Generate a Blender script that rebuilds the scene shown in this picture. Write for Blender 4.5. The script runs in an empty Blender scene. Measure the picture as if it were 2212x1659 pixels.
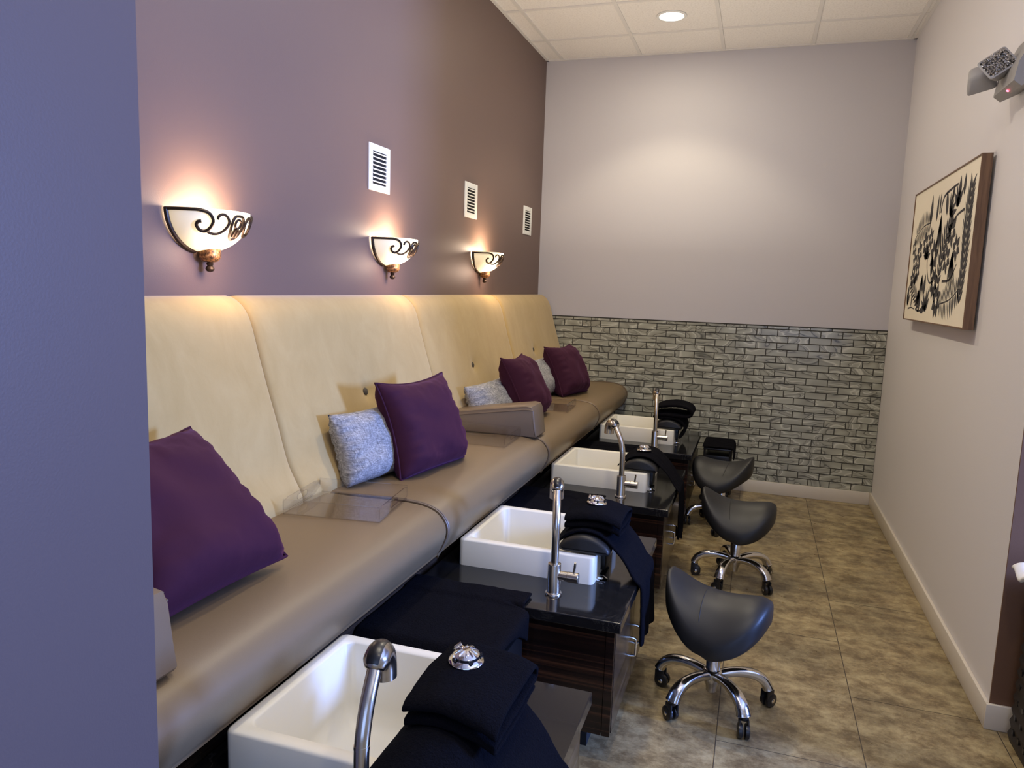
import bpy, bmesh, math, random
from mathutils import Vector, Matrix, noise, Euler
C = bpy.context.scene.collection
PI = math.pi
rnd = random.Random(7)
W, H, TILE = 2.622, 3.288, 1.284
SY = [-4.872, -3.607, -2.339, -1.077]          # the four wash stations, faucet depth
PITCH = 1.265

# ------------------------------------------------------------------ helpers
def mesh_obj(name, verts, faces, mat=None, parent=None, smooth=True, sharp=None, mats=None):
    me = bpy.data.meshes.new(name)
    me.from_pydata([tuple(v) for v in verts], [], faces)
    bm = bmesh.new(); bm.from_mesh(me)
    bmesh.ops.recalc_face_normals(bm, faces=bm.faces)
    bm.to_mesh(me); bm.free()
    return link(name, me, mat, parent, smooth, sharp)

def link(name, me, mat, parent, smooth=True, sharp=None):
    for p in me.polygons: p.use_smooth = smooth
    if smooth and sharp: me.set_sharp_from_angle(angle=math.radians(sharp))
    o = bpy.data.objects.new(name, me); C.objects.link(o)
    if mat: me.materials.append(mat)
    if parent: o.parent = parent
    return o

class MB:
    """collects simple shapes into one mesh"""
    def __init__(s): s.bm = bmesh.new()
    def box(s, lo, hi, bev=0.0, seg=2, rot=None, piv=None):
        b = bmesh.new()
        bmesh.ops.create_cube(b, size=1)
        sz = [hi[i]-lo[i] for i in range(3)]; c = [(hi[i]+lo[i])/2 for i in range(3)]
        for v in b.verts: v.co = Vector([v.co[i]*sz[i]+c[i] for i in range(3)])
        if bev > 0: bmesh.ops.bevel(b, geom=b.edges[:], offset=bev, segments=seg, affect='EDGES', profile=.5)
        if rot is not None:
            p = Vector(piv if piv else c)
            for v in b.verts: v.co = rot @ (v.co-p) + p
        s.add(b); return s
    def add(s, b):
        me = bpy.data.meshes.new('t'); b.to_mesh(me); b.free(); s.bm.from_mesh(me); bpy.data.meshes.remove(me)
    def raw(s, verts, faces):
        vs = [s.bm.verts.new(tuple(v)) for v in verts]
        for f in faces:
            try: s.bm.faces.new([vs[i] for i in f])
            except ValueError: pass
        return s
    def tube(s, pts, r, n=12, cap=True, closed=False):
        v, f = tube_data(pts, r, n, cap, closed); return s.raw(v, f)
    def lathe(s, prof, n=32, mat=None):
        v, f = lathe_data(prof, n)
        if mat is not None: v = [mat @ Vector(p) for p in v]
        return s.raw(v, f)
    def build(s, name, mat, parent=None, smooth=True, sharp=35):
        bmesh.ops.recalc_face_normals(s.bm, faces=s.bm.faces)
        me = bpy.data.meshes.new(name); s.bm.to_mesh(me); s.bm.free()
        return link(name, me, mat, parent, smooth, sharp)

def tube_data(pts, r, n=12, cap=True, closed=False):
    pts = [Vector(p) for p in pts]; m = len(pts)
    rs = r if isinstance(r, (list, tuple)) else [r]*m
    tang = []
    for i in range(m):
        a = pts[(i-1) % m] if (closed or i > 0) else pts[0]
        b = pts[(i+1) % m] if (closed or i < m-1) else pts[-1]
        tang.append((b-a).normalized())
    t0 = tang[0]; up = Vector((0, 0, 1)) if abs(t0.z) < .9 else Vector((1, 0, 0))
    nrm = (up - t0*up.dot(t0)).normalized()
    V, F = [], []
    for i in range(m):
        if i > 0:
            nrm = (nrm - tang[i]*nrm.dot(tang[i])).normalized()
        bi = tang[i].cross(nrm)
        for k in range(n):
            a = 2*PI*k/n
            V.append(pts[i] + (nrm*math.cos(a)+bi*math.sin(a))*rs[i])
    rng = m if closed else m-1
    for i in range(rng):
        for k in range(n):
            j = (i+1) % m
            F.append((i*n+k, i*n+(k+1) % n, j*n+(k+1) % n, j*n+k))
    if cap and not closed:
        F.append(tuple(range(n))); F.append(tuple((m-1)*n+k for k in range(n)))
    return V, F

def lathe_data(prof, n=32):
    V, F = [], []
    m = len(prof)
    for (r, z) in prof:
        for k in range(n):
            a = 2*PI*k/n; V.append((max(r, 1e-5)*math.cos(a), max(r, 1e-5)*math.sin(a), z))
    for i in range(m-1):
        for k in range(n):
            F.append((i*n+k, i*n+(k+1) % n, (i+1)*n+(k+1) % n, (i+1)*n+k))
    F.append(tuple(range(n))); F.append(tuple((m-1)*n+k for k in range(n)))
    return V, F

def spline(P, per=8, closed=False):
    P = [Vector(p) for p in P]; n = len(P); out = []
    for i in range(n if closed else n-1):
        if closed: p0, p1, p2, p3 = P[(i-1) % n], P[i], P[(i+1) % n], P[(i+2) % n]
        else: p0, p1, p2, p3 = P[max(i-1, 0)], P[i], P[i+1], P[min(i+2, n-1)]
        for k in range(per):
            t = k/per
            out.append(.5*((2*p1)+(p2-p0)*t+(2*p0-5*p1+4*p2-p3)*t*t+(3*p1-p0-3*p2+p3)*t**3))
    if not closed: out.append(P[-1])
    return out

def resample(P, n):
    L = [0]
    for i in range(1, len(P)): L.append(L[-1]+(P[i]-P[i-1]).length)
    out = []; j = 0
    for k in range(n):
        t = L[-1]*k/(n-1)
        while j < len(P)-2 and L[j+1] < t: j += 1
        d = L[j+1]-L[j]; f = 0 if d < 1e-9 else (t-L[j])/d
        out.append(P[j].lerp(P[j+1], min(1, f)))
    return out

def extrude_profile(prof, stations):
    """prof: closed list of (x,z); stations: list of (y, inset) -> verts, faces"""
    n = len(prof); P = [Vector((p[0], p[1])) for p in prof]
    cx = sum(p.x for p in P)/n; cz = sum(p.y for p in P)/n
    nr = []
    area = sum(P[i].x*P[(i+1) % n].y-P[(i+1) % n].x*P[i].y for i in range(n))
    for i in range(n):
        t = (P[(i+1) % n]-P[i-1]); t = t.normalized() if t.length > 1e-9 else Vector((1, 0))
        q = Vector((t.y, -t.x)); nr.append(q if area > 0 else -q)
    V, F = [], []
    for (y, ins) in stations:
        for i in range(n):
            p = P[i]-nr[i]*ins; V.append((p.x, y, p.y))
    for s in range(len(stations)-1):
        for i in range(n):
            F.append((s*n+i, s*n+(i+1) % n, (s+1)*n+(i+1) % n, (s+1)*n+i))
    F.append(tuple(range(n))); F.append(tuple((len(stations)-1)*n+i for i in range(n)))
    return V, F

def thing(name, label, cat, loc=(0, 0, 0), rotz=0, group=None):
    o = bpy.data.objects.new(name, None); C.objects.link(o)
    o.empty_display_size = .1
    o.location = loc; o.rotation_euler = (0, 0, rotz); o['label'] = label; o['category'] = cat
    if group: o['group'] = group
    return o
def tag(o, label, cat, group=None):
    o['label'] = label; o['category'] = cat
    if group: o['group'] = group
    return o
def struct(o):
    o['kind'] = 'structure'; return o
def dup(root, loc, label, rotz=None):
    def cp(o, par):
        c = o.copy(); C.objects.link(c)
        if par: c.parent = par
        for ch in list(o.children): cp(ch, c)
        return c
    kids = list(root.children)
    r = root.copy(); C.objects.link(r); r.location = loc; r['label'] = label
    if rotz is not None: r.rotation_euler = (0, 0, rotz)
    for ch in kids: cp(ch, r)
    return r

# ------------------------------------------------------------------ materials
def mat(name, col=(.5, .5, .5), rough=.5, metal=0, spec=.5, **kw):
    m = bpy.data.materials.new(name); m.use_nodes = True
    nt = m.node_tree; b = nt.nodes['Principled BSDF']
    b.inputs['Base Color'].default_value = (*col, 1); b.inputs['Roughness'].default_value = rough
    b.inputs['Metallic'].default_value = metal; b.inputs['Specular IOR Level'].default_value = spec
    for k, v in kw.items(): b.inputs[k.replace('_', ' ')].default_value = v
    return m
def nd(m, t, **kw):
    n = m.node_tree.nodes.new(t)
    for k, v in kw.items():
        if hasattr(n, k): setattr(n, k, v)
        else: n.inputs[k.replace('_', ' ')].default_value = v
    return n
def lk(m, a, b): m.node_tree.links.new(a, b)
def bsdf(m): return m.node_tree.nodes['Principled BSDF']
def coords(m, scale=(1, 1, 1), rot=(0, 0, 0)):
    tc = nd(m, 'ShaderNodeTexCoord'); mp = nd(m, 'ShaderNodeMapping')
    mp.inputs['Scale'].default_value = scale; mp.inputs['Rotation'].default_value = rot
    lk(m, tc.outputs['Object'], mp.inputs['Vector']); return mp.outputs['Vector']
def ramp(m, fac, stops):
    r = nd(m, 'ShaderNodeValToRGB'); e = r.color_ramp.elements
    while len(e) < len(stops): e.new(.5)
    for i, (p, c) in enumerate(stops):
        e[i].position = p; e[i].color = (*c, 1)
    lk(m, fac, r.inputs['Fac']); return r.outputs['Color']
def bump(m, h, strength=.2, dist=.01):
    b = nd(m, 'ShaderNodeBump'); b.inputs['Strength'].default_value = strength; b.inputs['Distance'].default_value = dist
    lk(m, h, b.inputs['Height']); lk(m, b.outputs['Normal'], bsdf(m).inputs['Normal'])
def noisy(m, scale, detail=4, vec=None, rough=.5, dist=0):
    n = nd(m, 'ShaderNodeTexNoise'); n.inputs['Scale'].default_value = scale; n.inputs['Detail'].default_value = detail
    n.inputs['Roughness'].default_value = rough; n.inputs['Distortion'].default_value = dist
    lk(m, vec if vec else coords(m), n.inputs['Vector']); return n.outputs['Fac']

def paint(name, col, rough=.45):
    m = mat(name, col, rough, spec=.3)
    bump(m, noisy(m, 260, 2), .12, .002); return m
M = {}
M['back'] = paint('wall_paint_grey', (.57, .545, .555), .6)
M['right'] = paint('wall_paint_grey_brightened', (.74, .715, .715), .5)  # same paint as the back wall, colour raised in place of missing light
M['purple'] = paint('wall_paint_mauve', (.160, .108, .092), .5)
M['plum'] = paint('wall_paint_plum', (.16, .085, .050), .5)
M['blue'] = paint('wall_paint_mauve_dimmed', (.110, .083, .080), .45)  # same mauve paint as the left wall, light level put into a darker colour
M['trim'] = mat('trim_paint', (.66, .60, .50), .35)
M['white_metal'] = mat('vent_white', (.80, .80, .76), .35)
M['tbar'] = mat('grid_white', (.76, .73, .68), .5)
m = M['ceil'] = mat('ceiling_tile', (.62, .585, .54), .9, spec=.1)
v = noisy(m, 220, 3); bump(m, v, .5, .004)
lk(m, ramp(m, noisy(m, 90, 4), [(.3, (.80, .76, .70)), (.55, (.90, .86, .80))]), bsdf(m).inputs['Base Color'])
# floor vinyl
m = M['floor'] = mat('floor_vinyl', (.2, .15, .09), .33, spec=.45)
v = coords(m)
f1 = noisy(m, 8.5, 11, coords(m, (1, 1.25, 1)), .78, .15)
c1 = ramp(m, f1, [(.12, (.095, .067, .034)), (.41, (.165, .120, .064)), (.50, (.275, .213, .117)), (.58, (.37, .30, .17)), (.68, (.47, .385, .225))])
f2 = noisy(m, 2.4, 7, coords(m, (1, 1.5, 1)), .65, .3)
mx = nd(m, 'ShaderNodeMix', data_type='RGBA', blend_type='MULTIPLY'); mx.inputs['Factor'].default_value = .55
lk(m, c1, mx.inputs['A']); lk(m, ramp(m, f2, [(.36, (.50, .48, .40)), (.62, (1.22, 1.16, .97))]), mx.inputs['B'])
lk(m, mx.outputs['Result'], bsdf(m).inputs['Base Color'])
lk(m, ramp(m, noisy(m, 14, 4), [(.3, (.26, .26, .26)), (.7, (.42, .42, .42))]), bsdf(m).inputs['Roughness'])
M['seam'] = mat('floor_joint', (.06, .045, .03), .6)
# taupe vinyl
m = M['leather'] = mat('taupe_leather', (.19, .131, .068), .46, spec=.5)
bump(m, noisy(m, 420, 2), .08, .002)
m = M['leather2'] = mat('taupe_leather_arm', (.175, .125, .08), .42)
bump(m, noisy(m, 420, 2), .08, .002)
# cream suede
m = M['suede'] = mat('cream_suede', (.6, .5, .34), .8, spec=.15)
bsdf(m).inputs['Sheen Weight'].default_value = .3; bsdf(m).inputs['Sheen Roughness'].default_value = .5
lk(m, ramp(m, noisy(m, 7, 8, coords(m, (1, 1, .55)), .65, .6), [(.3, (.42, .292, .112)), (.5, (.45, .318, .128)), (.68, (.48, .345, .145))]), bsdf(m).inputs['Base Color'])
bump(m, noisy(m, 30, 6, None, .6), .06, .01)
M['button'] = mat('button_cloth', (.075, .06, .04), .7)
m = M['velvet'] = mat('purple_velvet', (.043, .0095, .024), .8, spec=.15)
bsdf(m).inputs['Sheen Weight'].default_value = .18; bsdf(m).inputs['Sheen Roughness'].default_value = .4
bsdf(m).inputs['Sheen Tint'].default_value = (.55, .2, .45, 1)
bump(m, noisy(m, 60, 5), .05, .01)
m = M['linen'] = mat('grey_linen', (.3, .29, .29), .9, spec=.1)
a = noisy(m, 40, 5, coords(m, (1.2, 9, 1.2)), .7); b_ = noisy(m, 40, 5, coords(m, (1.2, 1.2, 9)), .7)
ad = nd(m, 'ShaderNodeMath', operation='ADD'); lk(m, a, ad.inputs[0]); lk(m, b_, ad.inputs[1])
dv = nd(m, 'ShaderNodeMath', operation='MULTIPLY'); lk(m, ad.outputs[0], dv.inputs[0]); dv.inputs[1].default_value = .5
lk(m, ramp(m, dv.outputs[0], [(.36, (.10, .10, .105)), (.5, (.29, .285, .285)), (.62, (.56, .55, .54))]), bsdf(m).inputs['Base Color'])
bump(m, dv.outputs[0], .3, .004)
M['sink'] = mat('white_ceramic', (.81, .775, .66), .42, spec=.5)
m = M['stone'] = mat('black_stone', (.011, .011, .012), .09, spec=.5)
v1 = noisy(m, 5, 8, None, .7, 1.5)
cv = ramp(m, v1, [(.485, (.010, .010, .011)), (.5, (.05, .047, .042)), (.515, (.010, .010, .011))])
sp = ramp(m, noisy(m, 2.2, 3), [(.45, (0, 0, 0)), (.62, (1, 1, 1))])
mx = nd(m, 'ShaderNodeMix', data_type='RGBA'); lk(m, sp, mx.inputs['Factor']); mx.inputs['A'].default_value = (.010, .010, .011, 1); lk(m, cv, mx.inputs['B'])
lk(m, mx.outputs['Result'], bsdf(m).inputs['Base Color'])
def wood(name, stops, sc, rough, axis):
    m = mat(name, (.05, .03, .02), rough)
    s = {'x': (.35, 12, 38), 'y': (12, .35, 38), 'z': (14, 14, .9)}[axis]
    lk(m, ramp(m, noisy(m, sc, 7, coords(m, s), .62, .35), stops), bsdf(m).inputs['Base Color']); return m
mac = [(.3, (.004, .0025, .002)), (.46, (.010, .005, .004)), (.56, (.028, .012, .007)), (.68, (.075, .032, .016))]
M['macassar'] = wood('dark_striped_wood', mac, 1.6, .22, 'x')
M['macassar_y'] = wood('dark_striped_wood_side', [(.3, (.012, .008, .006)), (.5, (.03, .02, .014)), (.65, (.075, .05, .034))], 1.6, .2, 'y')
M['walnut'] = wood('walnut_frame', [(.3, (.09, .045, .02)), (.5, (.16, .085, .04)), (.7, (.21, .115, .055))], 5, .45, 'z')
M['nickel'] = mat('brushed_nickel', (.60, .56, .50), .22, 1)
M['chrome'] = mat('polished_chrome', (.86, .85, .84), .06, 1)
M['alu'] = mat('polished_aluminium', (.72, .70, .67), .16, 1)
M['black_plastic'] = mat('black_plastic', (.010, .010, .011), .3)
m = M['vinyl'] = mat('black_vinyl', (.014, .014, .0145), .45, spec=.38)
bump(m, noisy(m, 500, 2), .06, .002)
M['stitch'] = mat('seam_black', (.008, .008, .008), .6)
def towel_mat(name, col):
    m = mat(name, col, .95, spec=.02)
    bsdf(m).inputs['Sheen Weight'].default_value = .015; bsdf(m).inputs['Sheen Roughness'].default_value = .6
    bsdf(m).inputs['Sheen Tint'].default_value = (.5, .6, .9, 1)
    a = noisy(m, 170, 4, None, .7); bump(m, a, .9, .010); return m
M['towel'] = towel_mat('navy_terry', (.0050, .0048, .0068))
M['towel_black'] = towel_mat('black_terry', (.0060, .0052, .0062))
m = M['acrylic'] = mat('clear_acrylic', (.97, .97, .97), .03, spec=.5)
def clear(m, tint, k):
    nt = m.node_tree; out = nt.nodes['Material Output']
    tr = nd(m, 'ShaderNodeBsdfTransparent'); tr.inputs['Color'].default_value = tint
    gl = nd(m, 'ShaderNodeBsdfGlossy'); gl.inputs['Roughness'].default_value = .03
    fr = nd(m, 'ShaderNodeFresnel'); fr.inputs['IOR'].default_value = 1.45
    ad = nd(m, 'ShaderNodeMath', operation='ADD'); ad.inputs[1].default_value = k; ad.use_clamp = True
    ge = nd(m, 'ShaderNodeNewGeometry'); iv = nd(m, 'ShaderNodeMath', operation='SUBTRACT'); iv.inputs[0].default_value = 1
    lk(m, ge.outputs['Backfacing'], iv.inputs[1]); ml = nd(m, 'ShaderNodeMath', operation='MULTIPLY'); lk(m, iv.outputs[0], ml.inputs[0]); lk(m, fr.outputs[0], ml.inputs[1])
    lk(m, ml.outputs[0], ad.inputs[0]); mx = nd(m, 'ShaderNodeMixShader')
    lk(m, ad.outputs[0], mx.inputs[0]); lk(m, tr.outputs[0], mx.inputs[1]); lk(m, gl.outputs[0], mx.inputs[2]); lk(m, mx.outputs[0], out.inputs['Surface'])
clear(m, (.985, .985, .99, 1), .05)
m = M['acrylic_edge'] = mat('acrylic_cut_edge', (.8, .79, .78), .15)
clear(m, (.80, .79, .80, 1), .12)
M['bronze'] = mat('dark_bronze', (.045, .028, .018), .4, .6)
m = M['copper'] = mat('mottled_copper', (.25, .12, .05), .45, .5)
lk(m, ramp(m, noisy(m, 120, 5), [(.35, (.035, .018, .01)), (.55, (.26, .12, .045)), (.7, (.5, .3, .13))]), bsdf(m).inputs['Base Color'])
m = M['shade'] = mat('frosted_glass', (.92, .80, .55), .5)
bsdf(m).inputs['Emission Color'].default_value = (1, .78, .46, 1)
tc = nd(m, 'ShaderNodeTexCoord'); vd = nd(m, 'ShaderNodeVectorMath', operation='DISTANCE'); vd.inputs[1].default_value = (.10, .01, -.075); lk(m, tc.outputs['Object'], vd.inputs[0])
mr = nd(m, 'ShaderNodeMapRange', interpolation_type='SMOOTHSTEP'); lk(m, vd.outputs['Value'], mr.inputs['Value'])
for k_, v_ in (('From Min', .03), ('From Max', .155), ('To Min', 3.2), ('To Max', .5)): mr.inputs[k_].default_value = v_
lk(m, mr.outputs['Result'], bsdf(m).inputs['Emission Strength'])
m = M['lamp'] = mat('downlight_lens', (1, 1, 1), .5)
bsdf(m).inputs['Emission Color'].default_value = (1, .93, .85, 1); bsdf(m).inputs['Emission Strength'].default_value = 9
m = M['lampb'] = mat('bulb_glow', (1, .9, .7), .5)
bsdf(m).inputs['Emission Color'].default_value = (1, .78, .48, 1); bsdf(m).inputs['Emission Strength'].default_value = 12
M['dark'] = mat('dark_void', (.012, .012, .012), .9)
m = M['led'] = mat('red_led', (.6, .02, .03), .4)
bsdf(m).inputs['Emission Color'].default_value = (1, .12, .2, 1); bsdf(m).inputs['Emission Strength'].default_value = 6
M['canvas'] = mat('cream_canvas', (.84, .77, .62), .8, spec=.1)
M['ink'] = mat('charcoal_ink', (.07, .067, .07), .8, spec=.1)
m = M['reflector'] = mat('faceted_reflector', (.5, .48, .46), .12, .9)
vo = nd(m, 'ShaderNodeTexVoronoi'); vo.inputs['Scale'].default_value = 90; lk(m, coords(m), vo.inputs['Vector']); bump(m, vo.outputs['Distance'], 1, .02)
M['housing'] = mat('lamp_housing', (.30, .285, .265), .5)
M['wicker'] = mat('dark_wicker', (.018, .013, .011), .6)
M['white_cloth'] = mat('white_cloth', (.78, .76, .72), .8)
# agate glass tile
m = M['tile'] = mat('agate_tile', (.2, .2, .18), .16, spec=.5)
at = nd(m, 'ShaderNodeAttribute'); at.attribute_name = 'offs'
tc = nd(m, 'ShaderNodeTexCoord'); va = nd(m, 'ShaderNodeVectorMath', operation='ADD')
lk(m, tc.outputs['Object'], va.inputs[0]); lk(m, at.outputs['Vector'], va.inputs[1])
mp = nd(m, 'ShaderNodeMapping'); mp.inputs['Scale'].default_value = (1.3, 1, 3.2); lk(m, va.outputs[0], mp.inputs['Vector'])
n1 = nd(m, 'ShaderNodeTexNoise'); n1.inputs['Scale'].default_value = 2.0; n1.inputs['Detail'].default_value = 1.2; n1.inputs['Distortion'].default_value = 1.3
lk(m, mp.outputs[0], n1.inputs['Vector'])
mu = nd(m, 'ShaderNodeMath', operation='MULTIPLY'); lk(m, n1.outputs['Fac'], mu.inputs[0]); mu.inputs[1].default_value = 5
fr = nd(m, 'ShaderNodeMath', operation='FRACT'); lk(m, mu.outputs[0], fr.inputs[0])
cc = ramp(m, fr.outputs[0], [(0, (.085, .083, .072)), (.07, (.235, .232, .205)), (.35, (.29, .288, .255)), (.58, (.33, .328, .295)), (.66, (.47, .468, .43)), (.76, (.21, .207, .185)), (.93, (.31, .307, .275)), (1, (.115, .112, .10))])
hs = nd(m, 'ShaderNodeMix', data_type='RGBA', blend_type='MULTIPLY'); hs.inputs['Factor'].default_value = 1; lk(m, cc, hs.inputs['A']); hs.inputs['B'].default_value = (1.24, 1.25, 1.12, 1)
lk(m, hs.outputs['Result'], bsdf(m).inputs['Base Color'])
M['grout'] = mat('dark_grout', (.050, .046, .038), .85)

# ------------------------------------------------------------------ the setting
def slab(name, lo, hi, mt): return struct(MB().box(lo, hi).build(name, mt, smooth=False))
slab('floor', (0, -9, -.08), (6.1, .12, 0), M['floor'])
fj = MB()
for k in range(-3, 9):
    x = 1.70+.475*k
    if .9 < x < 6: fj.box((x-.0015, -9, 0), (x+.0015, -.013, .0006))
for k in range(0, 9):
    y = -.575-.954*k
    for j in range(-3, 9):
        x = 1.70+.475*j; yy = y + (.477 if j % 2 else 0)
        if .9 < x < 6 and yy > -9: fj.box((x, yy-.001, 0), (x+.475, yy+.001, .0005))
struct(fj.build('floor_joint', M['seam'], smooth=False))
slab('ceiling', (0, -9, H), (6.1, .12, H+.08), M['ceil'])
g = MB()
for k in range(0, 5):
    x = .1302+.61*k
    g.box((x-.012, -9, H-.007), (x+.012, 0, H-.0005))
for k in range(0, 9):
    y = -.475-.6*k
    g.box((0, y-.012, H-.006), (W, y+.012, H-.0005))
g.box((0, -5.05, H-.009), (.02, 0, H-.0005)); g.box((W-.02, -2.99, H-.009), (W, 0, H-.0005)); g.box((0, -.02, H-.009), (W, 0, H-.0005))
struct(g.build('ceiling_grid', M['tbar'], smooth=False))
slab('wall_left', (-.12, -5.2, 0), (0, .12, H), M['purple'])
slab('wall_back', (0, 0, 0), (W+.12, .12, H), M['back'])
slab('wall_right', (W, -2.99, 0), (W+.12, 0, H), M['right'])
slab('wall_front_right', (W, -2.9975, 0), (6, -2.990, H), M['plum'])
slab('wall_front_left', (-.12, -9, 0), (.877, -5.05, H), M['blue'])
bb = MB().box((W-.014, -2.9975, 0), (W, 0, .095), .003)
struct(bb.build('baseboard_right', M['trim']))
struct(MB().box((.7, -.022, 0), (W-.014, 0, .095), .003).build('baseboard_back', M['trim']))
struct(MB().box((W-.014, -3.012, 0), (6, -2.9975, .095), .003).build('baseboard_front', M['trim']))
# tiled dado on the back wall: one tile of a pattern per cell, each very slightly out of plane
tv, tf, off = [], [], []
tw, th, gap = .1495, .0508, .0042
row = 0; z = .0955
while z < TILE-.005:
    x = -.02 - (tw*.5 if row % 2 else 0) - .04
    while x < W:
        x0, x1 = max(x, .0), min(x+tw-gap, W-.001); z1 = min(z+th-gap, TILE-.001)
        if x1-x0 > .01:
            tx, tz = rnd.gauss(0, .006), rnd.gauss(0, .005); b0 = len(tv); cxx, czz = (x0+x1)/2, (z+z1)/2
            d = .0025
            for (px, pz) in ((x0, z), (x1, z), (x1, z1), (x0, z1)): tv.append((px, -.001, pz))
            for (px, pz) in ((x0+d*.6, z+d*.6), (x1-d*.6, z+d*.6), (x1-d*.6, z1-d*.6), (x0+d*.6, z1-d*.6)):
                tv.append((px, -.0085+tx*(px-cxx)+tz*(pz-czz), pz))
            tf.append((b0+4, b0+5, b0+6, b0+7))
            for i in range(4): tf.append((b0+i, b0+(i+1) % 4, b0+4+(i+1) % 4, b0+4+i))
            o3 = (rnd.uniform(-20, 20), rnd.uniform(-20, 20), rnd.uniform(-20, 20)); off += [o3]*8
        x += tw
    z += th; row += 1
t = mesh_obj('wall_back_tile', tv, tf, M['tile'], smooth=False)
at_ = t.data.attributes.new('offs', 'FLOAT_VECTOR', 'POINT')
for i, o3 in enumerate(off): at_.data[i].vector = o3
struct(t)
slab('wall_back_grout', (.001, -.0055, .095), (W-.0005, -.0002, TILE), M['grout'])
struct(MB().box((0, -.010, TILE), (W, -.0002, TILE+.006), .001).build('trim_1', M['grout']))

# ------------------------------------------------------------------ bench
bench = thing('upholstered_bench', 'long built-in bench with cream suede back and taupe vinyl seat along the purple wall', 'bench', (.35, -2.5, 0))
def rel(verts, o): return [(v[0]-o.location.x, v[1]-o.location.y, v[2]-o.location.z) for v in verts]
seatp = spline([(.20, .602, 0), (.20, .74, 0), (.27, .762, 0), (.45, .769, 0), (.60, .773, 0), (.69, .767, 0), (.745, .748, 0), (.776, .712, 0), (.782, .675, 0), (.768, .634, 0), (.750, .604, 0), (.725, .600, 0), (.45, .600, 0)], 5, True)
seatp = [(p.x, p.y) for p in seatp]
def seat_st(a, b):
    return [(a+.002, .022), (a+.004, .010), (a+.010, .004), (a+.022, .0)] + [(a+.022+(b-a-.044)*k/10, 0) for k in range(1, 10)] + [(b-.022, 0), (b-.010, .004), (b-.004, .010), (b-.002, .022)]
seams = [-5.048, -3.655, -2.367, -1.112, -.012]
for a, b in zip(seams[:-1], seams[1:]):
    v, f = extrude_profile(seatp, seat_st(a, b))
    v2 = []
    for p in v:   # soft wrinkles on the sitting surface
        n = noise.noise(Vector((p[0]*3, p[1]*5, 2.0)))*.0035 + noise.noise(Vector((p[0]*9+p[1]*4, p[1]*22, 5)))*.0012
        w = max(0, min(1, (p[2]-.66)*10))
        v2.append((p[0], p[1], p[2]+n*w*(1 if p[0] > .28 else 0)))
    o = mesh_obj('seat_cushion', rel(v2, bench), f, M['leather'], bench, sharp=50)
    # piping that follows each end of the cushion
    for yy in (a+.005, b-.005):
        pts = [(p[0], yy, p[1]) for p in seatp[12:52]]
        MB().tube(rel(pts, bench), .0035, 6).build('piping', M['leather2'], o)
backp = [(.318, .752), (.312, .80), (.258, .90), (.212, 1.05), (.178, 1.16), (.146, 1.27), (.122, 1.355), (.100, 1.405), (.066, 1.440), (.030, 1.453), (.006, 1.452)]
backp = [Vector((p[0], p[1], 0)) for p in backp]
backc = resample(spline(backp, 8), 46)
bseams = [-5.048, -3.80, -2.52, -1.23, -.012]
for a, b in zip(bseams[:-1], bseams[1:]):
    by = {-3.80: -3.17, -2.52: -1.93, -1.23: -.71}.get(a, -4.43)
    ys = [a+.0015, a+.003, a+.007, a+.014, a+.026] + [a+.026+(b-a-.052)*k/48 for k in range(1, 48)] + [b-.026, b-.014, b-.007, b-.003, b-.0015]
    ins = {0: .028, 1: .016, 2: .008, 3: .003, 4: .0}
    V, F = [], []; n = len(backc)
    for j, y in enumerate(ys):
        q = ins.get(min(j, len(ys)-1-j), 0)
        for i, p in enumerate(backc):
            t0 = (backc[min(i+1, n-1)]-backc[max(i-1, 0)]).normalized(); nr = Vector((t0.y, -t0.x))
            if nr.x < 0 and i < n-5: nr = -nr
            dd = (y-by)**2+((p.y-1.062)*1.0)**2
            dim = .016*math.exp(-dd/(2*.022**2)) + .010*math.exp(-dd/(2*.09**2))
            wv = noise.noise(Vector((y*2.2, p.y*3, 1)))*.004
            edge = 1 if i > 2 else 0
            s = q + (dim - wv)*edge*(0 if i > n-4 else 1)
            V.append((max(.004, p.x-nr.x*s), y, p.y-nr.y*s))
        V.append((.004, y, .752))
    n1 = n+1
    for j in range(len(ys)-1):
        for i in range(n1):
            F.append((j*n1+i, j*n1+(i+1) % n1, (j+1)*n1+(i+1) % n1, (j+1)*n1+i))
    F.append(tuple(range(n1))); F.append(tuple((len(ys)-1)*n1+i for i in range(n1)))
    o = mesh_obj('back_cushion', rel(V, bench), F, M['suede'], bench, sharp=60)
    bt = MB().lathe([(0, .007), (.009, .0065), (.0145, .0035), (.016, 0), (.015, -.003), (0, -.004)], 20, Matrix.Translation(Vector((.188, by, 1.058))-bench.location) @ Matrix.Rotation(math.radians(73), 4, 'Y'))
    ob = bt.build('button', M['button'], o)
MB().box((-.349, -2.548, .0), (.315, 2.488, .598)).build('plinth', M['macassar_y'], bench, smooth=False)
MB().box((.312, -2.54, .02), (.318, 2.48, .09)).build('kickboard', M['dark'], bench, smooth=False)

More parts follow.
